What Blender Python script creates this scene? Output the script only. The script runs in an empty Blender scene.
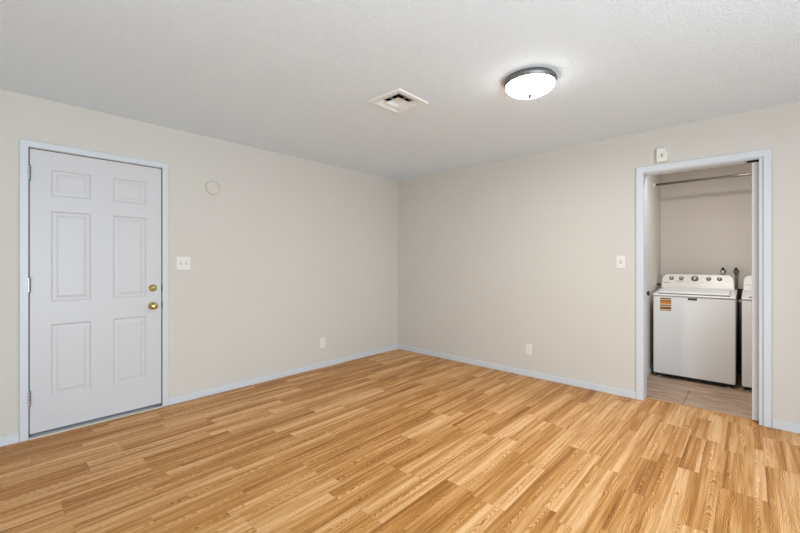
import bpy, bmesh, math, random
from mathutils import Vector, Matrix

random.seed(7)
S = bpy.context.scene
C = S.collection
PI = math.pi

# ------------------------------------------------------------------ camera
cam_d = bpy.data.cameras.new('camera')
cam = bpy.data.objects.new('camera', cam_d)
C.objects.link(cam)
cam.location = (3.7696, -4.0509, 1.2615)
cam.rotation_euler = (PI / 2, 0, math.radians(42.643))
cam_d.sensor_width = 36.0
cam_d.lens = 381.336 / 800 * 36.0
cam_d.shift_y = -(266.5 - 261.75) / 800
cam_d.clip_start = 0.02
S.camera = cam

# ------------------------------------------------------------------ world, lights, exposure
W = bpy.data.worlds.new('World')
S.world = W
W.use_nodes = True
bg = W.node_tree.nodes['Background']
bg.inputs[0].default_value = (0.78, 0.88, 1.0, 1)
bg.inputs[1].default_value = 1.0
S.view_settings.view_transform = 'Standard'
S.view_settings.look = 'None'
S.view_settings.gamma = 1.0
S.view_settings.use_curve_mapping = False
S.view_settings.exposure = -0.04


def area(name, loc, rot, sx, sy, power, col, spread=PI):
    d = bpy.data.lights.new(name, 'AREA')
    d.shape = 'RECTANGLE'
    d.size, d.size_y = sx, sy
    d.energy = power
    d.color = col
    d.spread = spread
    o = bpy.data.objects.new(name, d)
    o.location = loc
    o.rotation_euler = rot
    C.objects.link(o)
    return o


# daylight through the two windows behind the camera
area('daylight_rear_window', (3.9, -5.33, 1.1), (-PI / 2 - 0.2, 0, PI), 2.7, 1.3, 6, (0.72, 0.90, 1.0))
area('daylight_side_window', (5.73, -3.85, 1.05), (PI / 2 + 0.24, 0, PI / 2), 2.7, 1.6, 150, (0.73, 0.89, 1.0))
# ceiling lamp of the laundry (just behind the header, out of sight)
area('laundry_lamp_light', (3.5, 0.45, 2.36), (0, 0, 0), 0.22, 0.22, 11, (1.0, 0.99, 1.0))

# ------------------------------------------------------------------ materials


def lin(c):
    return tuple(((v / 12.92) if v <= 0.04045 else ((v + 0.055) / 1.055) ** 2.4) for v in c)


def rgb(r, g, b):
    return lin((r / 255, g / 255, b / 255)) + (1.0,)


def new_mat(name, col, rough=0.5, metal=0.0, spec=0.5):
    m = bpy.data.materials.new(name)
    m.use_nodes = True
    b = m.node_tree.nodes['Principled BSDF']
    b.inputs['Base Color'].default_value = col
    b.inputs['Roughness'].default_value = rough
    b.inputs['Metallic'].default_value = metal
    b.inputs['Specular IOR Level'].default_value = spec
    return m


def N(m, t, **kw):
    n = m.node_tree.nodes.new(t)
    for k, v in kw.items():
        setattr(n, k, v)
    return n


def L(m, a, b):
    m.node_tree.links.new(a, b)


def add_bump(m, scale, strength, dist, kind='noise', detail=3.0):
    b = m.node_tree.nodes['Principled BSDF']
    tc = N(m, 'ShaderNodeTexCoord')
    if kind == 'noise':
        t = N(m, 'ShaderNodeTexNoise')
        t.inputs['Scale'].default_value = scale
        t.inputs['Detail'].default_value = detail
        out = t.outputs['Fac']
        L(m, tc.outputs['Object'], t.inputs['Vector'])
    else:                                   # knockdown: flattened blobs
        t = N(m, 'ShaderNodeTexNoise')
        t.inputs['Scale'].default_value = scale
        t.inputs['Detail'].default_value = 4.0
        t.inputs['Distortion'].default_value = 0.6
        L(m, tc.outputs['Object'], t.inputs['Vector'])
        r = N(m, 'ShaderNodeValToRGB')
        r.color_ramp.elements[0].position = 0.44
        r.color_ramp.elements[1].position = 0.60
        L(m, t.outputs['Fac'], r.inputs['Fac'])
        out = r.outputs['Color']
    bp = N(m, 'ShaderNodeBump')
    bp.inputs['Strength'].default_value = strength
    bp.inputs['Distance'].default_value = dist
    L(m, out, bp.inputs['Height'])
    L(m, bp.outputs['Normal'], b.inputs['Normal'])


M = {}
M['wall'] = new_mat('wall_paint', rgb(213, 207, 199), 0.75, 0, 0.3)
add_bump(M['wall'], 90, 0.12, 0.004)
M['laundry_wall'] = new_mat('laundry_wall_paint', rgb(222, 214, 204), 0.75, 0, 0.3)
add_bump(M['laundry_wall'], 90, 0.12, 0.004)
M['ceiling'] = new_mat('ceiling_paint', rgb(234, 245, 255), 0.85, 0, 0.2)
add_bump(M['ceiling'], 95, 0.44, 0.004, 'knock')
M['trim'] = new_mat('trim_paint', rgb(213, 216, 222), 0.4)
M['door'] = new_mat('door_paint', rgb(210, 208, 210), 0.42)
M['jamb_dark'] = new_mat('gap_shade_hardware_dark', rgb(34, 33, 32), 0.8)  # painted shade of the door gap; also strike plates and track
M['brass'] = new_mat('polished_brass', rgb(206, 186, 122), 0.20, 1.0)
M['steel'] = new_mat('satin_steel', rgb(150, 153, 154), 0.38, 1.0)
M['nickel'] = new_mat('brushed_nickel', rgb(132, 131, 129), 0.5, 1.0)
M['finial'] = new_mat('dark_nickel', rgb(44, 43, 42), 0.6, 0.0)
M['chrome'] = new_mat('dull_chrome', rgb(150, 142, 130), 0.25, 1.0)
M['plate'] = new_mat('ivory_plastic', rgb(234, 230, 223), 0.4)
M['slot'] = new_mat('dark_slot', rgb(70, 68, 64), 0.6)
M['slot_grey'] = new_mat('grey_plastic', rgb(186, 184, 178), 0.5)
M['enamel'] = new_mat('white_enamel', rgb(240, 239, 237), 0.28)
M['console'] = new_mat('white_console_plastic', rgb(244, 240, 232), 0.35)
M['knob_grey'] = new_mat('silver_knob_plastic', rgb(138, 134, 127), 0.3, 0.5)
M['black'] = new_mat('black_plastic', rgb(28, 26, 25), 0.5)
M['badge'] = new_mat('badge_dark', rgb(30, 28, 28), 0.5, 0.0)
M['badge_line'] = new_mat('badge_lettering', rgb(120, 118, 116), 0.4)
M['base_dark'] = new_mat('machine_underside_shade', rgb(20, 18, 17), 0.8)
M['sticker'] = new_mat('sticker_peach', rgb(240, 206, 168), 0.5)
M['sticker_orange'] = new_mat('sticker_orange', rgb(206, 128, 40), 0.5)
M['sticker_brown'] = new_mat('sticker_brown', rgb(112, 76, 38), 0.5)
M['sticker_dark'] = new_mat('sticker_dark', rgb(92, 66, 56), 0.5)
M['foot_grey'] = new_mat('foot_rubber', rgb(150, 146, 140), 0.6)
M['hose_grey'] = new_mat('grey_hose', rgb(116, 112, 100), 0.5)
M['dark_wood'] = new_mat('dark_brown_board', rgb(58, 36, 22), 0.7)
M['duct'] = new_mat('duct_shade', rgb(14, 14, 15), 0.9)
M['vent'] = new_mat('vent_white', rgb(236, 238, 238), 0.4)
M['filler'] = new_mat('wall_filler', rgb(206, 199, 186), 0.8)
M['threshold'] = new_mat('threshold_metal', rgb(226, 220, 208), 0.35, 0.3)
M['sweep'] = new_mat('door_sweep_grey', rgb(92, 98, 112), 0.5, 0.2)
M['strip'] = new_mat('transition_strip', rgb(196, 150, 100), 0.45)

# lamp glass
m = M['lamp_glass'] = new_mat('lit_frosted_glass', rgb(255, 252, 244), 0.3)
b = m.node_tree.nodes['Principled BSDF']
b.inputs['Emission Color'].default_value = (1.0, 0.97, 0.92, 1)
b.inputs['Emission Strength'].default_value = 17.0

# window glass: thin clear pane
m = M['glass'] = bpy.data.materials.new('window_glass')
m.use_nodes = True
nt = m.node_tree
nt.nodes.remove(nt.nodes['Principled BSDF'])
tr = N(m, 'ShaderNodeBsdfTransparent')
gl = N(m, 'ShaderNodeBsdfGlossy')
gl.inputs['Roughness'].default_value = 0.02
mx = N(m, 'ShaderNodeMixShader')
mx.inputs[0].default_value = 0.08
L(m, tr.outputs[0], mx.inputs[1])
L(m, gl.outputs[0], mx.inputs[2])
L(m, mx.outputs[0], nt.nodes['Material Output'].inputs[0])


# oak laminate: every strip carries (tone, figure, offset) in the attribute «strip»
def oak():
    m = new_mat('oak_laminate', rgb(196, 146, 88), 0.34, 0, 0.2)
    b = m.node_tree.nodes['Principled BSDF']
    at = N(m, 'ShaderNodeAttribute', attribute_name='strip')
    lo = N(m, 'ShaderNodeAttribute', attribute_name='stripuv')
    sep = N(m, 'ShaderNodeSeparateColor')
    L(m, at.outputs['Color'], sep.inputs['Color'])
    tone, fig, off = sep.outputs[0], sep.outputs[1], sep.outputs[2]
    s2 = N(m, 'ShaderNodeSeparateXYZ')
    L(m, lo.outputs['Vector'], s2.inputs['Vector'])

    def mth(op, a, b2=None, c=None):
        n = N(m, 'ShaderNodeMath', operation=op)
        for i, v in enumerate((a, b2, c)):
            if v is None:
                continue
            if isinstance(v, (int, float)):
                n.inputs[i].default_value = v
            else:
                L(m, v, n.inputs[i])
        return n.outputs[0]
    u = s2.outputs[0]            # across the strip, metres from its middle
    v = s2.outputs[1]            # along the strip
    offm = mth('MULTIPLY', off, 37.0)
    # warp noise, stretched along the strip
    cv = N(m, 'ShaderNodeCombineXYZ')
    L(m, mth('MULTIPLY', u, 16.0), cv.inputs[0])
    L(m, mth('MULTIPLY', v, 5.0), cv.inputs[1])
    L(m, offm, cv.inputs[2])
    wn = N(m, 'ShaderNodeTexNoise')
    wn.inputs['Scale'].default_value = 1.0
    wn.inputs['Detail'].default_value = 2.5
    L(m, cv.outputs[0], wn.inputs['Vector'])
    warp = mth('MULTIPLY', mth('SUBTRACT', wn.outputs['Fac'], 0.5), 1.0)
    # cathedral: parabolas u^2 against v ; straight: u only
    ush = mth('ADD', u, mth('MULTIPLY', mth('SUBTRACT', off, 0.5), 0.05))
    para = mth('ADD', mth('MULTIPLY', mth('MULTIPLY', ush, ush), 4200.0),
               mth('MULTIPLY', v, 19.0))
    para = mth('ADD', para, mth('MULTIPLY', warp, 6.5))
    straight = mth('ADD', mth('MULTIPLY', u, 130.0), mth('MULTIPLY', warp, 9.0))
    is_cath = mth('GREATER_THAN', fig, 0.52)
    ph = N(m, 'ShaderNodeMix', data_type='FLOAT')
    L(m, is_cath, ph.inputs[0])
    L(m, straight, ph.inputs[2])
    L(m, para, ph.inputs[3])
    fr = mth('FRACT', ph.outputs[0])
    ring = mth('POWER', fr, 3.0)                       # sharp late-wood edge
    # broad streaks along the strip
    cv2 = N(m, 'ShaderNodeCombineXYZ')
    L(m, mth('MULTIPLY', u, 52.0), cv2.inputs[0])
    L(m, mth('MULTIPLY', v, 1.7), cv2.inputs[1])
    L(m, mth('ADD', offm, 11.0), cv2.inputs[2])
    sn = N(m, 'ShaderNodeTexNoise')
    sn.inputs['Scale'].default_value = 1.0
    sn.inputs['Detail'].default_value = 4.0
    L(m, cv2.outputs[0], sn.inputs['Vector'])
    # fine pores
    cv3 = N(m, 'ShaderNodeCombineXYZ')
    L(m, mth('MULTIPLY', u, 420.0), cv3.inputs[0])
    L(m, mth('MULTIPLY', v, 26.0), cv3.inputs[1])
    L(m, offm, cv3.inputs[2])
    pn = N(m, 'ShaderNodeTexNoise')
    pn.inputs['Scale'].default_value = 1.0
    pn.inputs['Detail'].default_value = 1.0
    L(m, cv3.outputs[0], pn.inputs['Vector'])
    val = mth('ADD', mth('ADD', mth('MULTIPLY', tone, 0.30), mth('MULTIPLY', mth('MULTIPLY', u, mth('SINE', mth('MULTIPLY', off, 60.0))), 3.2)),
              mth('ADD', mth('MULTIPLY', sn.outputs['Fac'], 1.05),
                  mth('ADD', mth('MULTIPLY', mth('MULTIPLY', ring, pn.outputs['Fac']), -0.85), mth('MULTIPLY', pn.outputs['Fac'], 0.20))))
    rp = N(m, 'ShaderNodeValToRGB')
    els = rp.color_ramp.elements
    els[0].position, els[0].color = 0.18, rgb(112, 66, 28)
    els[1].position, els[1].color = 0.98, rgb(236, 188, 138)
    e = els.new(0.42); e.color = rgb(160, 101, 44)
    e = els.new(0.68); e.color = rgb(202, 144, 79)
    L(m, val, rp.inputs['Fac'])
    # hairline joint at the strip's border
    d = lo.outputs['Vector']
    ed = mth('GREATER_THAN', mth('ABSOLUTE', u), 0.0484)
    ed = mth('MAXIMUM', ed, mth('GREATER_THAN', s2.outputs[2], 0.5))
    mj = N(m, 'ShaderNodeMix', data_type='RGBA')
    L(m, mth('MULTIPLY', ed, 0.35), mj.inputs[0])
    L(m, rp.outputs['Color'], mj.inputs[6])
    mj.inputs[7].default_value = rgb(110, 68, 34)
    L(m, mj.outputs[2], b.inputs['Base Color'])
    rr = mth('ADD', mth('MULTIPLY', sn.outputs['Fac'], 0.12), 0.36)
    L(m, rr, b.inputs['Roughness'])
    return m


M['oak'] = oak()


def tile_mat():
    m = new_mat('brown_floor_tile', rgb(150, 122, 98), 0.5, 0, 0.4)
    b = m.node_tree.nodes['Principled BSDF']
    tc = N(m, 'ShaderNodeTexCoord')
    mp = N(m, 'ShaderNodeMapping')
    mp.inputs['Location'].default_value = (-2.725, -0.02, 0)
    L(m, tc.outputs['Object'], mp.inputs['Vector'])
    br = N(m, 'ShaderNodeTexBrick')
    br.offset = 0.5
    br.inputs['Scale'].default_value = 1.0
    br.inputs['Brick Width'].default_value = 1.2
    br.inputs['Row Height'].default_value = 0.6
    br.inputs['Mortar Size'].default_value = 0.004
    br.inputs['Mortar Smooth'].default_value = 0.3
    L(m, mp.outputs[0], br.inputs['Vector'])
    mp2 = N(m, 'ShaderNodeMapping')
    mp2.inputs['Scale'].default_value = (3.0, 12.0, 1)
    L(m, tc.outputs['Object'], mp2.inputs['Vector'])
    n1 = N(m, 'ShaderNodeTexNoise')
    n1.inputs['Scale'].default_value = 1.3
    n1.inputs['Detail'].default_value = 7.0
    n1.inputs['Roughness'].default_value = 0.65
    n1.inputs['Distortion'].default_value = 0.8
    L(m, mp2.outputs[0], n1.inputs['Vector'])
    rp = N(m, 'ShaderNodeValToRGB')
    els = rp.color_ramp.elements
    els[0].position, els[0].color = 0.30, rgb(146, 116, 95)
    els[1].position, els[1].color = 0.72, rgb(206, 176, 151)
    L(m, n1.outputs['Fac'], rp.inputs['Fac'])
    mj = N(m, 'ShaderNodeMix', data_type='RGBA')
    L(m, br.outputs['Fac'], mj.inputs[0])
    L(m, rp.outputs['Color'], mj.inputs[6])
    mj.inputs[7].default_value = rgb(104, 82, 66)
    L(m, mj.outputs[2], b.inputs['Base Color'])
    return m


M['tile'] = tile_mat()

# ------------------------------------------------------------------ mesh helpers


def box(bm, x0, x1, y0, y1, z0, z1):
    vs = [bm.verts.new(p) for p in ((x0, y0, z0), (x1, y0, z0), (x1, y1, z0), (x0, y1, z0),
                                    (x0, y0, z1), (x1, y0, z1), (x1, y1, z1), (x0, y1, z1))]
    for f in ((0, 3, 2, 1), (4, 5, 6, 7), (0, 1, 5, 4), (1, 2, 6, 5), (2, 3, 7, 6), (3, 0, 4, 7)):
        bm.faces.new([vs[i] for i in f])
    return vs


def prism(bm, pts, axis, a0, a1):
    """extrude a closed outline (list of 2-tuples) along axis between a0 and a1"""
    def mk(p, a):
        if axis == 'x':
            return (a, p[0], p[1])
        if axis == 'y':
            return (p[0], a, p[1])
        return (p[0], p[1], a)
    A = [bm.verts.new(mk(p, a0)) for p in pts]
    B = [bm.verts.new(mk(p, a1)) for p in pts]
    n = len(pts)
    bm.faces.new(A[::-1])
    bm.faces.new(B)
    for i in range(n):
        bm.faces.new((A[i], A[(i + 1) % n], B[(i + 1) % n], B[i]))


def lathe(bm, prof, mat, seg=32):
    """prof: list of (radius, height); mat maps local z-axis lathe to place"""
    rings = []
    for r, h in prof:
        if r < 1e-6:
            rings.append([bm.verts.new(mat @ Vector((0, 0, h)))])
        else:
            rings.append([bm.verts.new(mat @ Vector((r * math.cos(2 * PI * i / seg), r * math.sin(2 * PI * i / seg), h)))
                          for i in range(seg)])
    for a, b2 in zip(rings, rings[1:]):
        for i in range(seg):
            j = (i + 1) % seg
            if len(a) == 1 and len(b2) == 1:
                continue
            if len(a) == 1:
                bm.faces.new((a[0], b2[i], b2[j]))
            elif len(b2) == 1:
                bm.faces.new((a[i], a[j], b2[0]))
            else:
                bm.faces.new((a[i], a[j], b2[j], b2[i]))


def tube(bm, pts, r, seg=10):
    P = [Vector(p) for p in pts]
    rings = []
    for i, p in enumerate(P):
        t = (P[min(i + 1, len(P) - 1)] - P[max(i - 1, 0)]).normalized()
        up = Vector((0, 0, 1)) if abs(t.z) < 0.9 else Vector((1, 0, 0))
        a = t.cross(up).normalized()
        b2 = t.cross(a)
        rings.append([bm.verts.new(p + r * (math.cos(2 * PI * k / seg) * a + math.sin(2 * PI * k / seg) * b2)) for k in range(seg)])
    for A, B in zip(rings, rings[1:]):
        for k in range(seg):
            bm.faces.new((A[k], A[(k + 1) % seg], B[(k + 1) % seg], B[k]))
    bm.faces.new(rings[0][::-1])
    bm.faces.new(rings[-1])


def obj(name, bm, mat, parent=None, bevel=0.0, smooth=False, seg=2):
    bmesh.ops.recalc_face_normals(bm, faces=bm.faces[:])
    me = bpy.data.meshes.new(name)
    bm.to_mesh(me)
    bm.free()
    if smooth:
        for p in me.polygons:
            p.use_smooth = True
    o = bpy.data.objects.new(name, me)
    me.materials.append(mat)
    C.objects.link(o)
    if parent is not None:
        o.parent = parent
        o.matrix_parent_inverse = Matrix.Translation(parent.location).inverted() if parent.parent is None and parent.type == 'EMPTY' else Matrix()
    if bevel:
        md = o.modifiers.new('bevel', 'BEVEL')
        md.width = bevel
        md.segments = seg
        md.limit_method = 'ANGLE'
        md.angle_limit = math.radians(35)
    return o


def NB():
    return bmesh.new()


def bx(name, x0, x1, y0, y1, z0, z1, mat, parent=None, bevel=0.0):
    bm = NB()
    box(bm, x0, x1, y0, y1, z0, z1)
    return obj(name, bm, mat, parent, bevel)


def root(name, loc, label=None, cat=None, group=None, kind=None):
    o = bpy.data.objects.new(name, None)
    o.empty_display_size = 0.05
    o.location = loc
    C.objects.link(o)
    return tag(o, label, cat, group, kind)


def tag(o, label=None, cat=None, group=None, kind=None):
    if label:
        o['label'] = label
    if cat:
        o['category'] = cat
    if group:
        o['group'] = group
    if kind:
        o['kind'] = kind
    return o


def struct(o, label=None, cat=None):
    return tag(o, label, cat, None, 'structure')


# ------------------------------------------------------------------ room shell
RX, RY, H = 5.8, -5.4, 2.44          # the room: x 0..RX, y RY..0
LX0, LX1, LY = 2.925, 4.75, 1.75     # the laundry: x LX0..LX1, y 0.12..LY
OX0, OX1, OZ = 3.042, 3.842, 2.072   # laundry opening in the right-hand wall
DY0, DY1, DZ = -3.846, -3.012, 2.074  # front door opening in the left-hand wall


def build_floor():
    w = 0.098
    k0 = -38
    verts, faces, cols, uvs = [], [], [], []

    def piece(x0, x1, y0, y1, xm, c, yc):
        i = len(verts)
        verts.extend([(x0, y0, 0), (x1, y0, 0), (x1, y1, 0), (x0, y1, 0)])
        faces.append((i, i + 1, i + 2, i + 3))
        for (x, y) in ((x0, y0), (x1, y0), (x1, y1), (x0, y1)):
            cols.append(c)
            uvs.append((x - xm, y - yc, 0.0))
        return

    yend = 0.10
    k = k0
    shared = None
    while True:
        xs = 3.637 + k * w
        if xs > RX:
            break
        x0, x1 = max(xs, 0.0), min(xs + w, RX)
        # strips come in boards two strips wide: every third or so joint runs on into the neighbour
        if (k - k0) % 2 == 0:
            shared = []
            y = RY - random.random() * 1.2
            while y < yend:
                shared.append(y)
                y += 1.19
        cuts = []
        for s, nxt in zip(shared, shared[1:] + [shared[-1] + 1.19]):
            cuts.append(s)
            r = random.random()
            if r < 0.80:
                cuts.append(s + random.uniform(0.38, 0.82))
        cuts = sorted(cuts) + [99]
        if x1 > x0 + 1e-4:
            hi = yend if (x0 > OX0 - 0.02 and x1 < OX1 + 0.06) else 0.0
            for a, b2 in zip(cuts, cuts[1:]):
                ya, yb = max(a, RY), min(b2, hi)
                if yb <= ya + 1e-4:
                    continue
                t = random.random()
                tone = 0.08 + 0.84 * t
                if random.random() < 0.12:
                    tone *= 0.35
                c = (tone, random.random(), random.random(), 1.0)
                xm = xs + w / 2
                yc = (ya + yb) / 2 + random.uniform(-0.4, 0.4)
                e = 0.0022
                # short end joint: a narrow face of its own
                piece(x0, x1, ya, yb - e, xm, c, yc)
                i = len(uvs)
                piece(x0, x1, yb - e, yb, xm, c, yc)
                for q in range(i, len(uvs)):
                    uvs[q] = (uvs[q][0], uvs[q][1], 1.0)
        k += 1
    nface = len(faces)
    # slab underneath
    i = len(verts)
    verts.extend([(0, RY, -0.08), (RX, RY, -0.08), (RX, 0, -0.08), (0, 0, -0.08)])
    faces.append((i + 3, i + 2, i + 1, i))
    for q in range(4):
        cols.append((0.5, 0, 0, 1))
        uvs.append((0, 0, 0))
    me = bpy.data.meshes.new('floor')
    me.from_pydata(verts, [], faces)
    ca = me.attributes.new('strip', 'FLOAT_COLOR', 'CORNER')
    va = me.attributes.new('stripuv', 'FLOAT_VECTOR', 'CORNER')
    for i2, c in enumerate(cols):
        ca.data[i2].color = c
        va.data[i2].vector = uvs[i2]
    me.materials.append(M['oak'])
    me.update()
    o = bpy.data.objects.new('floor', me)
    C.objects.link(o)
    return struct(o, 'oak-look laminate strip floor of the empty room', 'floor')


build_floor()
struct(bx('floor_laundry', LX0, LX1, 0.10, LY, -0.08, 0.0, M['tile']), 'brown stone-look tile floor of the laundry', 'floor')

# walls
bm = NB()
box(bm, -0.14, 0, RY, DY0, 0, H)
box(bm, -0.14, 0, DY1, 0.12, 0, H)
box(bm, -0.14, 0, DY0, DY1, DZ, H)
struct(obj('wall_left', bm, M['wall']), 'plain cream wall with the front door in it', 'wall')
bm = NB()
box(bm, 0, OX0, 0, 0.12, 0, H)                       # left of the opening
box(bm, OX0, OX1, 0, 0.12, OZ, H)                    # header
box(bm, OX1, LX1, 0, 0.040, 0, H)                    # pocket skins
box(bm, OX1, LX1, 0.082, 0.12, 0, H)
box(bm, LX1, RX, 0, 0.12, 0, H)
box(bm, OX1, LX1, 0.040, 0.082, OZ, H)
struct(obj('wall_right', bm, M['wall']), 'plain cream wall with the laundry opening in it', 'wall')
bm = NB()                                            # behind the camera, one wide window
WX0, WX1, WZ0, WZ1 = 2.5, 5.3, 0.45, 2.15
box(bm, -0.14, WX0, RY - 0.14, RY, 0, H)
box(bm, WX1, RX + 0.14, RY - 0.14, RY, 0, H)
box(bm, WX0, WX1, RY - 0.14, RY, 0, WZ0)
box(bm, WX0, WX1, RY - 0.14, RY, WZ1, H)
struct(obj('wall_back', bm, M['wall']))
bm = NB()                                            # beside the camera, glazed patio opening
PY0, PY1, PZ1 = -5.25, -2.4, 2.2
box(bm, RX, RX + 0.14, RY, PY0, 0, H)
box(bm, RX, RX + 0.14, PY1, 0.12, 0, H)
box(bm, RX, RX + 0.14, PY0, PY1, PZ1, H)
box(bm, RX, RX + 0.14, PY0, PY1, 0, 0.12)
struct(obj('wall_east', bm, M['wall']))
struct(bx('wall_laundry_left', LX0 - 0.12, LX0, 0.12, LY, 0, H, M['laundry_wall']), 'side wall of the laundry', 'wall')
struct(bx('wall_laundry_right', LX1, LX1 + 0.12, 0.12, LY, 0, H, M['laundry_wall']))
struct(bx('wall_laundry_back', LX0 - 0.12, LX1 + 0.12, LY, LY + 0.12, 0, H, M['laundry_wall']), 'back wall of the laundry above the machines', 'wall')
# ceiling
VX, VY = 1.852, -1.990                               # air diffuser centre
VH = 0.119
bm = NB()
box(bm, -0.14, VX - VH, RY - 0.14, 0.12, H, H + 0.1)
box(bm, VX + VH, RX + 0.14, RY - 0.14, 0.12, H, H + 0.1)
box(bm, VX - VH, VX + VH, RY - 0.14, VY - VH, H, H + 0.1)
box(bm, VX - VH, VX + VH, VY + VH, 0.12, H, H + 0.1)
struct(obj('ceiling', bm, M['ceiling']), 'white textured ceiling of the room', 'ceiling')
struct(bx('ceiling_laundry', LX0 - 0.12, LX1 + 0.12, 0.12, LY + 0.12, H, H + 0.1, M['ceiling']))

# baseboards
BH, BT = 0.064, 0.012


def base(name, x0, x1, y0, y1, mat='trim'):
    struct(bx(name, x0, x1, y0, y1, 0, BH, M[mat], None, 0.004))


bm = NB()
box(bm, 0, BT, RY, -3.893, 0, BH)
box(bm, 0, BT, -2.969, 0, 0, BH)
struct(obj('baseboard_left', bm, M['trim'], None, 0.004), 'low white baseboard under the wall with the front door', 'baseboard')
bm = NB()
box(bm, BT, 2.992, -BT, 0, 0, BH)
box(bm, 3.886, RX, -BT, 0, 0, BH)
struct(obj('baseboard_right', bm, M['trim'], None, 0.004), 'low white baseboard under the wall with the laundry opening', 'baseboard')
base('baseboard_back', BT, RX - BT, RY, RY + BT)
base('baseboard_laundry', LX0, LX0 + BT, 0.14, LY)

# windows behind the camera
wr = struct(root('window_1', ((WX0 + WX1) / 2, RY - 0.07, WZ0)))
bm = NB()
y0, y1 = RY - 0.10, RY - 0.05
for a, b2 in ((WX0, WX0 + 0.05), (WX1 - 0.05, WX1), ((WX0 + WX1) / 2 - 0.03, (WX0 + WX1) / 2 + 0.03)):
    box(bm, a, b2, y0, y1, WZ0, WZ1)
box(bm, WX0, WX1, y0, y1, WZ0, WZ0 + 0.05)
box(bm, WX0, WX1, y0, y1, WZ1 - 0.05, WZ1)
obj('window_frame', bm, M['trim'], wr)
bx('window_pane', WX0 + 0.04, WX1 - 0.04, RY - 0.078, RY - 0.072, WZ0 + 0.04, WZ1 - 0.04, M['glass'], wr)
wr = struct(root('window_2', (RX + 0.07, (PY0 + PY1) / 2, 0.12)))
bm = NB()
x0, x1 = RX + 0.05, RX + 0.10
for a, b2 in ((PY0, PY0 + 0.06), (PY1 - 0.06, PY1), ((PY0 + PY1) / 2 - 0.04, (PY0 + PY1) / 2 + 0.04)):
    box(bm, x0, x1, a, b2, 0.12, PZ1)
box(bm, x0, x1, PY0, PY1, 0.12, 0.18)
box(bm, x0, x1, PY0, PY1, PZ1 - 0.06, PZ1)
obj('window_frame', bm, M['trim'], wr)
bx('window_pane', RX + 0.072, RX + 0.078, PY0 + 0.05, PY1 - 0.05, 0.17, PZ1 - 0.05, M['glass'], wr)

# ------------------------------------------------------------------ front door
CT = 0.016                                           # casing thickness
bm = NB()
prism(bm, [(-3.893, 0), (DY0 - 0.001, 0), (DY0 - 0.001, DZ + 0.002), (DY1 + 0.001, DZ + 0.002), (DY1 + 0.001, 0), (-2.970, 0), (-2.970, 2.122), (-3.893, 2.122)], 'x', 0, CT)
struct(obj('trim_1', bm, M['trim'], None, 0.005), 'white casing around the front door', 'door casing')

dr = struct(root('door_1', (0, (DY0 + DY1) / 2, 0)), 'white six-panel front door with brass knob and deadbolt', 'door')
# jamb lining; dark strips fill the slab gap to paint its shade
bm = NB()
box(bm, -0.14, -0.055, DY0, DY0 + 0.02, 0, DZ)
box(bm, -0.055, -0.012, DY0, DY0 + 0.005, 0, DZ)
box(bm, -0.055, -0.012, DY1 - 0.005, DY1, 0, DZ)
box(bm, -0.055, -0.012, DY0 + 0.005, DY1 - 0.005, DZ - 0.005, DZ)
box(bm, -0.14, -0.055, DY1 - 0.02, DY1, 0, DZ)
box(bm, -0.14, -0.055, DY0, DY1, DZ - 0.02, DZ)
obj('door_jamb', bm, M['jamb_dark'], dr)
SY0, SY1, SZ0, SZ1 = DY0 + 0.006, DY1 - 0.006, 0.034, DZ - 0.006
FX = -0.004                                          # front face of the slab


def door_slab():
    bm = NB()
    cols = [(-3.728, -3.497), (-3.357, -3.130)]
    rows = [(0.272, 0.802), (0.968, 1.634), (1.745, 1.938)]
    ys = [SY0, cols[0][0], cols[0][1], cols[1][0], cols[1][1], SY1]
    zs = [SZ0, rows[0][0], rows[0][1], rows[1][0], rows[1][1], rows[2][0], rows[2][1], SZ1]
    cache = {}

    def V(y, z, x=FX):
        k = (round(y, 5), round(z, 5), round(x, 5))
        if k not in cache:
            cache[k] = bm.verts.new((x, y, z))
        return cache[k]
    for i in range(5):
        for j in range(7):
            if i in (1, 3) and j in (1, 3, 5):
                # moulded panel: nested frames stepping in, then the raised field
                a0, a1, c0, c1 = ys[i], ys[i + 1], zs[j], zs[j + 1]
                steps = [(0, 0), (0.004, -0.003), (0.010, -0.009), (0.022, -0.009), (0.030, -0.008), (0.042, -0.0035), (0.046, -0.003)]
                rect = []
                for ins, d in steps:
                    rect.append([V(a0 + ins, c0 + ins, FX + d), V(a1 - ins, c0 + ins, FX + d),
                                 V(a1 - ins, c1 - ins, FX + d), V(a0 + ins, c1 - ins, FX + d)])
                for A, B in zip(rect, rect[1:]):
                    for k in range(4):
                        bm.faces.new((A[k], A[(k + 1) % 4], B[(k + 1) % 4], B[k]))
                bm.faces.new(rect[-1])
            else:
                bm.faces.new((V(ys[i], zs[j]), V(ys[i + 1], zs[j]), V(ys[i + 1], zs[j + 1]), V(ys[i], zs[j + 1])))
    # edges and back
    XB = FX - 0.044
    for i in range(5):
        for z in (SZ0, SZ1):
            bm.faces.new((V(ys[i], z), V(ys[i + 1], z), V(ys[i + 1], z, XB), V(ys[i], z, XB)))
    for j in range(7):
        for y in (SY0, SY1):
            bm.faces.new((V(y, zs[j]), V(y, zs[j + 1]), V(y, zs[j + 1], XB), V(y, zs[j], XB)))
    bm.faces.new([V(y, SZ0, XB) for y in ys] + [V(SY1, z, XB) for z in zs[1:]] + [V(y, SZ1, XB) for y in ys[::-1][1:]] + [V(SY0, z, XB) for z in zs[::-1][1:-1]])
    return bm


obj('door_slab', door_slab(), M['door'], dr)
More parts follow.
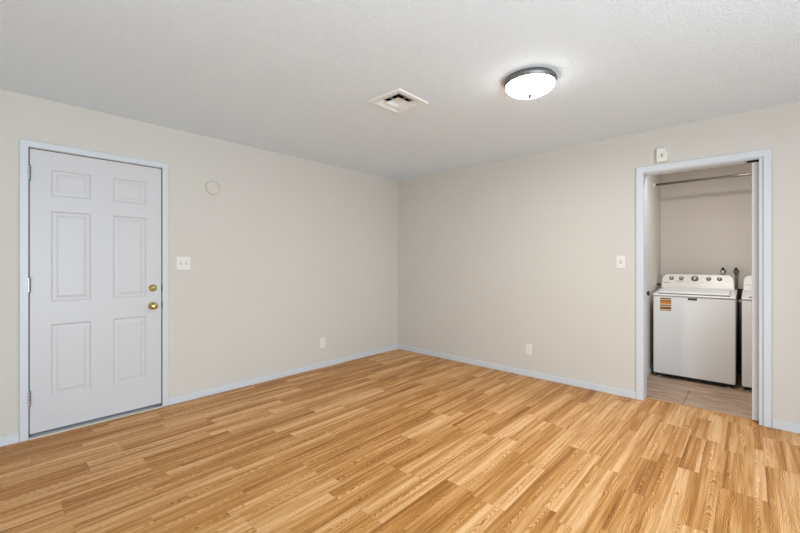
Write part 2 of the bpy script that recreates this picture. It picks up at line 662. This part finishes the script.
# grey sweep and sill under the slab
bx('door_sweep', -0.040, -0.008, SY0, SY1, 0.018, 0.034, M['sweep'], dr)
bm = NB()
prism(bm, [(-0.13, 0.0), (0.014, 0.0), (0.014, 0.004), (0.002, 0.009), (-0.02, 0.010), (-0.13, 0.012)], 'y', DY0, DY1)
t = obj('threshold', bm, M['threshold'], dr)
t['label'] = 'pale metal sill under the door'
# three butt hinges: leaf + knuckle
for zc in (1.893, 1.096, 0.291):
    bm = NB()
    box(bm, -0.003, 0.0185, SY0 - 0.012, SY0 - 0.001, zc - 0.052, zc + 0.052)
    hinge = obj('hinge', bm, M['steel'], dr, 0.001)
    hinge['label'] = 'satin steel hinge'
    bm = NB()
    for q in range(5):
        z0 = zc - 0.055 + q * 0.0222
        lathe(bm, [(0, z0), (0.0065, z0), (0.0065, z0 + 0.021), (0, z0 + 0.021)], Matrix.Translation((0.013, SY0 - 0.001, 0)), 12)
    obj('hinge_knuckle', bm, M['steel'], hinge, 0, True)
RXM = Matrix.Rotation(PI / 2, 4, 'Y')                # lathe axis to +x


def axis_x(y, z, x=FX):
    return Matrix.Translation((x, y, z)) @ RXM


bm = NB()
lathe(bm, [(0, 0), (0.031, 0), (0.031, 0.006), (0.026, 0.012), (0.021, 0.016), (0.0205, 0.022), (0.014, 0.026), (0, 0.027)], axis_x(-3.082, 1.036))
db = obj('deadbolt', bm, M['brass'], dr, 0, True)
db['label'] = 'polished brass deadbolt'
bm = NB()
box(bm, FX + 0.024, FX + 0.040, -3.096, -3.068, 1.031, 1.041)
obj('thumb_turn', bm, M['brass'], db, 0.002)
bm = NB()
lathe(bm, [(0, 0), (0.033, 0), (0.033, 0.004), (0.027, 0.010), (0.014, 0.014), (0.012, 0.030), (0.016, 0.036), (0.025, 0.042),
           (0.0285, 0.052), (0.026, 0.062), (0.017, 0.068), (0, 0.069)], axis_x(-3.084, 0.884))
kb = obj('door_knob', bm, M['brass'], dr, 0, True)
kb['label'] = 'polished brass door knob'
# strike plates on the jamb edge: small dark brass ticks
for zc in (1.036, 0.884):
    bx('strike_plate', -0.02, 0.0005, DY1 - 0.002, DY1 + 0.0008, zc - 0.028, zc + 0.028, M['jamb_dark'], dr)

# ------------------------------------------------------------------ laundry opening: casing, jambs, pocket door
bm = NB()
prism(bm, [(2.992, 0), (OX0 + 0.008, 0), (OX0 + 0.008, OZ - 0.004), (OX1 - 0.004, OZ - 0.004), (OX1 - 0.004, 0), (3.884, 0), (3.884, 2.124), (2.992, 2.124)], 'y', -CT, 0)
struct(obj('trim_2', bm, M['trim'], None, 0.005), 'white casing around the laundry opening', 'door casing')
bm = NB()
box(bm, OX0, OX0 + 0.012, 0, 0.12, 0, OZ)
box(bm, OX0 + 0.012, OX1, 0, 0.036, OZ - 0.012, OZ)
box(bm, OX0 + 0.012, OX1, 0.088, 0.12, OZ - 0.012, OZ)
box(bm, OX0 + 0.012, 3.735, 0.036, 0.088, OZ - 0.012, OZ)
box(bm, 3.814, OX1, 0.0, 0.032, 0, OZ - 0.012)
box(bm, 3.814, OX1, 0.090, 0.12, 0, OZ - 0.012)
struct(obj('trim_3', bm, M['trim'], None, 0.002), 'white jamb lining of the laundry opening', 'door jamb')
struct(bx('trim_4', OX0 + 0.012, 3.814, 0.086, 0.106, 0, 0.005, M['strip'], None, 0.002), 'thin tan strip where the oak floor meets the tile', 'threshold strip')
dr2 = struct(root('door_2', (4.15, 0.061, 0.014)), 'white pocket door mostly slid into the wall', 'door')
bx('door_panel', 3.774, 4.60, 0.046, 0.077, 0.014, 2.046, M['door'], dr2, 0.003)
bx('hanger_track', 3.745, 4.60, 0.050, 0.074, 2.050, 2.068, M['jamb_dark'], dr2)

# ------------------------------------------------------------------ ceiling lamp
LPX, LPY = 2.722, -1.679
lamp = root('ceiling_lamp', (LPX, LPY, H), 'round flush ceiling lamp with brushed nickel ring and lit white dome', 'ceiling lamp')
LM = Matrix.Translation((LPX, LPY, H))
bm = NB()
lathe(bm, [(0.100, -0.001), (0.150, -0.001), (0.152, -0.005), (0.151, -0.011), (0.160, -0.014), (0.163, -0.020), (0.162, -0.028), (0.156, -0.040),
           (0.153, -0.044), (0.150, -0.042), (0.147, -0.030), (0.100, -0.020)], LM, 64)
obj('metal_ring', bm, M['nickel'], lamp, 0, True)['label'] = 'brushed nickel ring'
bm = NB()
prof = []
for i in range(13):
    a = i / 12 * PI / 2
    prof.append((0.151 * math.cos(a), -0.043 - 0.062 * math.sin(a)))
prof[-1] = (0.0, -0.105)
lathe(bm, [(0.0, -0.032), (0.145, -0.032), (0.148, -0.041)] + prof, LM, 64)
obj('glass_dome', bm, M['lamp_glass'], lamp, 0, True)['label'] = 'glowing frosted glass dome'
bm = NB()
lathe(bm, [(0, -0.103), (0.013, -0.104), (0.013, -0.109), (0.009, -0.113), (0.010, -0.119), (0.007, -0.126), (0, -0.128)], LM, 16)
obj('finial', bm, M['finial'], lamp, 0, True)

# the bulb light that leaves the dome downwards
d = bpy.data.lights.new('ceiling_lamp_light', 'AREA')
d.shape = 'DISK'
d.size = 0.16
d.energy = 19
d.color = (0.97, 1.0, 0.95)
o = bpy.data.objects.new('ceiling_lamp_light', d)
o.location = (LPX, LPY, H - 0.131)
C.objects.link(o)

# ------------------------------------------------------------------ ceiling air diffuser
vent = root('ceiling_vent', (VX, VY, H), 'square white ceiling air vent with stepped louvers', 'air vent')


def ring_frame(bm, h0, z0, h1, z1, th=0.0016):
    """square sloping blade from half-size h0 at z0 to h1 at z1"""
    def sq(h, z):
        return [bm.verts.new((VX + sx * h, VY + sy * h, z)) for sx, sy in ((-1, -1), (1, -1), (1, 1), (-1, 1))]
    A, B = sq(h0, z0), sq(h1, z1)
    A2, B2 = sq(h0 - th, z0), sq(h1 - th, z1)
    for k in range(4):
        j = (k + 1) % 4
        bm.faces.new((A[k], A[j], B[j], B[k]))
        bm.faces.new((A2[k], B2[k], B2[j], A2[j]))
        bm.faces.new((A[k], A2[k], A2[j], A[j]))
        bm.faces.new((B[k], B[j], B2[j], B2[k]))


bm = NB()


def loop(h, z):
    return [bm.verts.new((VX + sx * h, VY + sy * h, z)) for sx, sy in ((-1, -1), (1, -1), (1, 1), (-1, 1))]


lv = [loop(0.162, H - 0.0005), loop(0.162, H - 0.003), loop(0.156, H - 0.009), loop(0.122, H - 0.009), loop(0.115, H + 0.006)]
for A, B in zip(lv, lv[1:]):
    for k in range(4):
        bm.faces.new((A[k], A[(k + 1) % 4], B[(k + 1) % 4], B[k]))
obj('vent_frame', bm, M['vent'], vent)
for (h0, z0, h1, z1) in ((0.038, 0.014, 0.070, -0.006),):
    bm = NB()
    ring_frame(bm, h0, H + z0, h1, H + z1)
    obj('louver', bm, M['vent'], vent)
bm = NB()
box(bm, VX - 0.037, VX + 0.037, VY - 0.037, VY + 0.037, H + 0.011, H + 0.013)
for s in (-0.045, 0.045):
    box(bm, VX + s - 0.002, VX + s + 0.002, VY - 0.1145, VY + 0.1145, H + 0.032, H + 0.040)
    box(bm, VX - 0.1145, VX + 0.1145, VY + s - 0.002, VY + s + 0.002, H + 0.032, H + 0.040)
obj('support_bar', bm, M['vent'], vent)
bm = NB()                                            # broad vane along the two sides that throw the air
x0, x1, y0, y1 = VX - 0.114, VX + 0.114, VY - 0.114, VY + 0.114
prism(bm, [(x0, H - 0.004), (x0 + 0.006, H - 0.005), (x0 + 0.036, H + 0.018), (x0 + 0.034, H + 0.020)], 'y', y0, y1 - 0.040)
obj('curved_vane', bm, M['vent'], vent)
bm = NB()
prism(bm, [(y1, H - 0.004), (y1 - 0.006, H - 0.005), (y1 - 0.036, H + 0.018), (y1 - 0.034, H + 0.020)], 'x', x0, x1)
obj('curved_vane', bm, M['vent'], vent)
bm = NB()                                            # duct boot above, coloured near-black for the shade inside
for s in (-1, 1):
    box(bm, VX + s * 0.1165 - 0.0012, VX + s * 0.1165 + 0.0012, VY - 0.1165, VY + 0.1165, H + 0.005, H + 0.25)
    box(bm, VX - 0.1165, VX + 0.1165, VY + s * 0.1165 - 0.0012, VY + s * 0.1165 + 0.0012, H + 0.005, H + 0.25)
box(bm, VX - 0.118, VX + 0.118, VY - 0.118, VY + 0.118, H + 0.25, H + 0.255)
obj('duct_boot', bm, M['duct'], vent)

# ------------------------------------------------------------------ wall fittings


def plate_left(name, yc, zc, w, h, label, cat, group=None):
    o = root(name, (0, yc, zc), label, cat, group)
    bx('face_plate', 0, 0.006, yc - w / 2, yc + w / 2, zc - h / 2, zc + h / 2, M['plate'], o, 0.003)
    return o


def plate_right(name, xc, zc, w, h, label, cat, group=None):
    o = root(name, (xc, 0, zc), label, cat, group)
    bx('face_plate', xc - w / 2, xc + w / 2, -0.006, 0, zc - h / 2, zc + h / 2, M['plate'], o, 0.003)
    return o


def receptacles(o, put):
    for s in (0.0195, -0.0195):
        f = put('socket', -0.0165, 0.0165, s - 0.014, s + 0.014, 0.006, 0.0078, M['plate'], o)
        put('slots', -0.0075, -0.0050, s - 0.003, s + 0.007, 0.0078, 0.0080, M['slot'], f)
        put('slots', 0.0050, 0.0075, s - 0.003, s + 0.007, 0.0078, 0.0080, M['slot'], f)


def put_left(yc, zc):
    def f(n, a0, a1, z0, z1, d0, d1, mat, parent):
        return bx(n, d0, d1, yc + a0, yc + a1, zc + z0, zc + z1, mat, parent)
    return f


def put_right(xc, zc):
    def f(n, a0, a1, z0, z1, d0, d1, mat, parent):
        return bx(n, xc + a0, xc + a1, -d1, -d0, zc + z0, zc + z1, mat, parent)
    return f


# double switch beside the front door
sw = plate_left('light_switch', -2.844, 1.249, 0.116, 0.116, 'white double light switch plate on the wall beside the front door', 'light switch')
p = put_left(-2.844, 1.249)
for s in (-0.023, 0.023):
    c = p('switch_surround', s - 0.0075, s + 0.0075, -0.014, 0.014, 0.006, 0.0066, M['slot_grey'], sw)
    p('toggle', s - 0.004, s + 0.004, -0.001, 0.010, 0.006, 0.016, M['plate'], sw)
# single switch beside the laundry opening
sw = plate_right('light_switch', 2.866, 1.260, 0.074, 0.118, 'white single light switch plate on the wall beside the laundry opening', 'light switch')
p = put_right(2.866, 1.260)
p('switch_surround', -0.008, 0.008, -0.016, 0.016, 0.006, 0.0066, M['slot_grey'], sw)
p('toggle', -0.004, 0.004, -0.002, 0.010, 0.006, 0.016, M['plate'], sw)
# outlets
ol = plate_left('wall_outlet', -1.324, 0.293, 0.078, 0.118, 'white outlet plate low on the wall with the front door', 'wall outlet')
receptacles(ol, put_left(-1.324, 0.293))
ol = plate_right('wall_outlet', 1.968, 0.300, 0.074, 0.116, 'white outlet plate low on the wall with the laundry opening', 'wall outlet')
receptacles(ol, put_right(1.968, 0.300))
# round blank cover, painted like the wall
rc = root('cover_plate', (0, -2.586, 1.964), 'round blank cover plate painted wall colour above the double switch', 'cover plate')
bm = NB()
lathe(bm, [(0, 0.0), (0.062, 0.0), (0.0635, 0.004), (0.061, 0.007), (0.057, 0.008), (0, 0.010)], axis_x(-2.586, 1.964, 0), 48)
obj('round_disc', bm, M['wall'], rc, 0, True)
bm = NB()
lathe(bm, [(0.0640, 0.0), (0.0700, 0.0), (0.0690, 0.003), (0.0645, 0.003)], axis_x(-2.586, 1.964, 0), 48)
obj('rim', bm, M['filler'], rc, 0, True)
# a dab of filler near the room's corner
for yc, zc in ((-0.742, 1.915), (-0.742, 1.815)):
    bm = NB()
    lathe(bm, [(0.030, 0.0), (0.024, 0.0016), (0.012, 0.0022), (0, 0.0024)], axis_x(yc, zc, 0) @ Matrix.Diagonal((1, 1.5, 1, 1)), 20)
    if zc > 1.9:
        tag(obj('filler_patch', bm, M['wall'], None, 0, True), 'small smear of wall filler near the corner, the higher one', 'wall patch')
    else:
        tag(obj('filler_patch', bm, M['wall'], None, 0, True), 'small smear of wall filler near the corner, the lower one', 'wall patch')

# white sounder box above the laundry opening
det = root('alarm_box', (3.192, 0, 2.206), 'small white plastic alarm box on the wall above the laundry opening', 'alarm box')
bm = NB()
prism(bm, [(3.152, 2.142), (3.232, 2.142), (3.234, 2.206), (3.234, 2.258), (3.226, 2.268), (3.212, 2.268), (3.208, 2.262), (3.152, 2.262)], 'y', -0.030, 0)
obj('housing', bm, M['plate'], det, 0.004)
bm = NB()
lathe(bm, [(0.022, 0), (0.022, 0.004), (0.017, 0.005), (0.017, 0.001)], Matrix.Translation((3.192, -0.030, 2.196)) @ Matrix.Rotation(PI / 2, 4, 'X'), 28)
obj('round_rim', bm, M['plate'], det, 0, True)
bx('sensor_slot', 3.1885, 3.1955, -0.0325, -0.029, 2.182, 2.210, M['slot'], det)
bx('side_clip', 3.2235, 3.2285, -0.034, -0.028, 2.222, 2.256, M['slot_grey'], det)

# ------------------------------------------------------------------ laundry fittings
rod = root('closet_rod', (LX0, 1.28, 2.165), 'thin metal hanging rod across the top of the laundry', 'closet rod')
bm = NB()
tube(bm, [(LX0 + 0.003, 1.28, 2.165), (LX1 - 0.003, 1.28, 2.165)], 0.0135, 16)
obj('rod', bm, M['chrome'], rod, 0, True)
for xa, s in ((LX0, 1), (LX1, -1)):
    bm = NB()
    lathe(bm, [(0, 0), (0.030, 0), (0.030, 0.004), (0.020, 0.006), (0.019, 0.020), (0.0145, 0.020)],
          Matrix.Translation((xa, 1.28, 2.165)) @ Matrix.Rotation(s * PI / 2, 4, 'Y'), 24)
    obj('rod_socket', bm, M['plate'], rod, 0, True)


def machine(name, x0, label, cat, knobs):
    """top-loading laundry machine, front at y 0.95"""
    w = 0.685
    x1 = x0 + w
    o = root(name, (x0 + w / 2, 1.28, 0), label, cat)
    bm = NB()
    box(bm, x0, x1, 0.952, 1.62, 0.042, 0.888)
    obj('cabinet_body', bm, M['enamel'], o, 0.012, True, 3)
    bx('underside_shade', x0 + 0.02, x1 - 0.02, 0.974, 1.60, 0.012, 0.046, M['base_dark'], o)  # near-black block painting the shade under the cabinet
    for fx in (x0 + 0.05, x1 - 0.05):
        for fy in (0.985, 1.56):
            bm = NB()
            lathe(bm, [(0, 0), (0.020, 0), (0.020, 0.009), (0.010, 0.011), (0.010, 0.03), (0, 0.03)], Matrix.Translation((fx, fy, 0)), 16)
            obj('foot', bm, M['foot_grey'], o, 0, True)
    # sloping top deck
    bm = NB()
    prism(bm, [(0.947, 0.8945), (0.945, 0.899), (0.953, 0.908), (0.975, 0.912), (1.45, 0.950), (1.62, 0.950), (1.62, 0.8945)], 'x', x0 - 0.002, x1 + 0.002)
    obj('top_deck', bm, M['enamel'], o, 0.008)
    bx('deck_seam', x0 + 0.004, x1 - 0.004, 0.9545, 1.61, 0.886, 0.8955, M['slot_grey'], o)
    # lid lying in the deck
    bm = NB()
    lx0, lx1 = x0 + 0.055, x1 - 0.045
    prism(bm, [(0.985, 0.913), (0.985, 0.930), (0.998, 0.938), (1.385, 0.968), (1.395, 0.964), (1.395, 0.944)], 'x', lx0, lx1)
    lid = obj('lid', bm, M['enamel'], o, 0.005)
    bm = NB()
    box(bm, lx0 - 0.004, lx1 + 0.004, 0.976, 0.986, 0.911, 0.919)
    obj('lid_seam', bm, M['slot'], lid)
    # console with round shoulders, leaning back
    bm = NB()
    cx0, cx1, zb, zt, r = x0 + 0.008, x1 - 0.028, 0.950, 1.112, 0.055
    pts = [(cx0, zb), (cx1, zb)]
    pts[0] = (cx0 - 0.004, zb)
    pts[1] = (cx1 + 0.010, zb)
    for i in range(7):
        a = i / 6 * PI / 2
        pts.append((cx1 - r + r * math.cos(a), zt - r + r * math.sin(a)))
    for i in range(7):
        a = PI / 2 + i / 6 * PI / 2
        pts.append((cx0 + r + r * math.cos(a), zt - r + r * math.sin(a)))

    def yfront(z):
        return 1.44 + (z - zb) / (zt - zb) * 0.085
    A = [bm.verts.new((x, yfront(z), z)) for x, z in pts]
    B = [bm.verts.new((x, 1.62, z)) for x, z in pts]
    bm.faces.new(A)
    bm.faces.new(B)
    n = len(pts)
    for i in range(n):
        bm.faces.new((A[i], A[(i + 1) % n], B[(i + 1) % n], B[i]))
    con = obj('console', bm, M['console'], o, 0.007)
    lean = math.atan2(0.085, zt - zb)

    def on_console(x, z):
        return Matrix.Translation((x, yfront(z) - 0.0005, z)) @ Matrix.Rotation(PI / 2 - lean, 4, 'X')
    for kx, kz, kr in knobs:
        bm = NB()
        lathe(bm, [(0, 0), (kr * 1.18, 0), (kr * 1.18, 0.002), (kr, 0.004), (kr * 0.9, 0.018), (kr * 0.8, 0.021), (0, 0.021)], on_console(x0 + kx, kz), 28)
        kn = obj('control_knob', bm, M['knob_grey'], o, 0, True)
        bm = NB()
        Mx = on_console(x0 + kx, kz)
        vs = box(bm, -kr * 0.12, kr * 0.12, -kr * 0.75, kr * 0.75, 0.0205, 0.026)
        for v in vs:
            v.co = Mx @ v.co
        obj('grip', bm, M['plate'], kn)
    # printed legends: little dark bars
    for (a, b2, z) in ((0.025, 0.080, 1.012), (0.600, 0.640, 1.014), (0.254, 0.262, 1.024), (0.384, 0.394, 1.024), (0.150, 0.215, 1.034), (0.420, 0.465, 1.034), (0.515, 0.56, 1.034)):
        bm = NB()
        vs = box(bm, 0, b2 - a, -0.0028, 0.0028, 0.0, 0.0010)
        Mx = on_console(x0 + a, z)
        for v in vs:
            v.co = Mx @ v.co
        obj('console_print', bm, M['knob_grey'], o)
    return o


KN = [(0.099, 1.066, 0.020), (0.193, 1.066, 0.020), (0.319, 1.066, 0.030), (0.444, 1.066, 0.020), (0.539, 1.066, 0.020)]
wa = machine('washing_machine', 2.971, 'white top-load washing machine with an orange sticker on its front', 'washing machine', KN)
# energy sticker
FYM = 0.952
st = bx('energy_sticker', 3.034, 3.137, FYM - 0.0008, FYM + 0.0002, 0.728, 0.872, M['sticker'], wa)
st['label'] = 'orange and brown striped paper sticker'
for z0, z1, k in ((0.856, 0.868, 'sticker_dark'), (0.838, 0.846, 'sticker_brown'), (0.806, 0.838, 'sticker_orange'), (0.783, 0.793, 'sticker_dark'), (0.748, 0.772, 'sticker_brown'), (0.734, 0.740, 'sticker_dark')):
    bx('sticker_band', 3.036, 3.135, FYM - 0.0012, FYM - 0.0008, z0, z1, M[k], st)
bg_ = bx('badge', 3.279, 3.356, FYM - 0.003, FYM, 0.858, 0.880, M['badge'], wa, 0.001)
bg_['label'] = 'small dark maker badge'
bx('badge_rule', 3.289, 3.346, FYM - 0.0033, FYM - 0.003, 0.8675, 0.8705, M['badge_line'], bg_)
dy = machine('clothes_dryer', 3.702, 'white clothes dryer partly hidden behind the pocket door', 'clothes dryer', KN)

# water valves on the back wall with their hoses
for xv, hx, lab in ((3.529, 3.52, 'black-handled water valve above the washer console'),
                    (3.644, 3.622, 'black-handled water valve with its grey hose beside the dryer')):
    v = root('water_valve', (xv, LY, 1.15), lab, 'water valve')
    bm = NB()
    lathe(bm, [(0, 0), (0.026, 0), (0.026, 0.003), (0.011, 0.006), (0.011, 0.05), (0, 0.05)], Matrix.Translation((xv, LY, 1.15)) @ Matrix.Rotation(PI / 2, 4, 'X'), 20)
    obj('flange', bm, M['steel'], v, 0, True)
    bm = NB()
    lathe(bm, [(0, -0.035), (0.014, -0.035), (0.014, 0.004), (0.011, 0.014), (0, 0.014)], Matrix.Translation((xv, LY - 0.05, 1.15)), 16)
    obj('valve_body', bm, M['plate'] if xv < 3.6 else M['steel'], v, 0, True)
    bm = NB()
    prism(bm, [(xv - 0.017, 1.163), (xv + 0.017, 1.163), (xv + 0.012, 1.186), (xv + 0.004, 1.197), (xv - 0.004, 1.197), (xv - 0.012, 1.186)], 'y', LY - 0.066, LY - 0.038)
    obj('handle', bm, M['black'], v, 0.003)
    bm = NB()
    pts = []
    for i in range(15):
        f = i / 14
        pts.append((xv + (hx - xv) * f + 0.008 * math.sin(f * PI * 2), LY - 0.05 - 0.012 * math.sin(f * PI), 1.116 - 0.50 * f))
    tube(bm, pts, 0.0115, 10)
    obj('hose', bm, M['hose_grey'], v, 0, True)
# dark board and pipe seen in the gap between the machines
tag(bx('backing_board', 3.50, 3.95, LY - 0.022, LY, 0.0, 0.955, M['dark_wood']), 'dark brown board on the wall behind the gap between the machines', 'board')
dp = root('drain_pipe', (3.678, 1.69, 0), 'grey drain pipe with a pale collar in the gap between the machines', 'drain pipe')
bm = NB()
tube(bm, [(3.678, 1.69, 0.0), (3.678, 1.69, 0.40), (3.678, 1.69, 0.80)], 0.015, 16)
obj('pipe', bm, M['hose_grey'], dp, 0, True)
bm = NB()
lathe(bm, [(0, 0.795), (0.021, 0.795), (0.021, 0.835), (0, 0.835)], Matrix.Translation((3.678, 1.69, 0)), 20)
obj('collar', bm, M['plate'], dp, 0, True)
# round dark knobs on the laundry's side wall
for y, z, r, lab in ((0.83, 0.918, 0.028, 'round dark fitting on the laundry side wall, the larger one before the washer'),
                     (1.50, 0.985, 0.016, 'small dark fitting on the laundry side wall beside the washer console')):
    o = root('wall_fitting', (LX0, y, z), lab, 'wall fitting')
    bm = NB()
    lathe(bm, [(0, 0), (r, 0), (r, 0.004), (r * 0.45, 0.006), (r * 0.42, 0.012), (r * 0.8, 0.016), (r, 0.024), (r * 0.8, 0.032), (0, 0.035)], axis_x(y, z, LX0), 24)
    obj('knob', bm, M['badge'], o, 0, True)
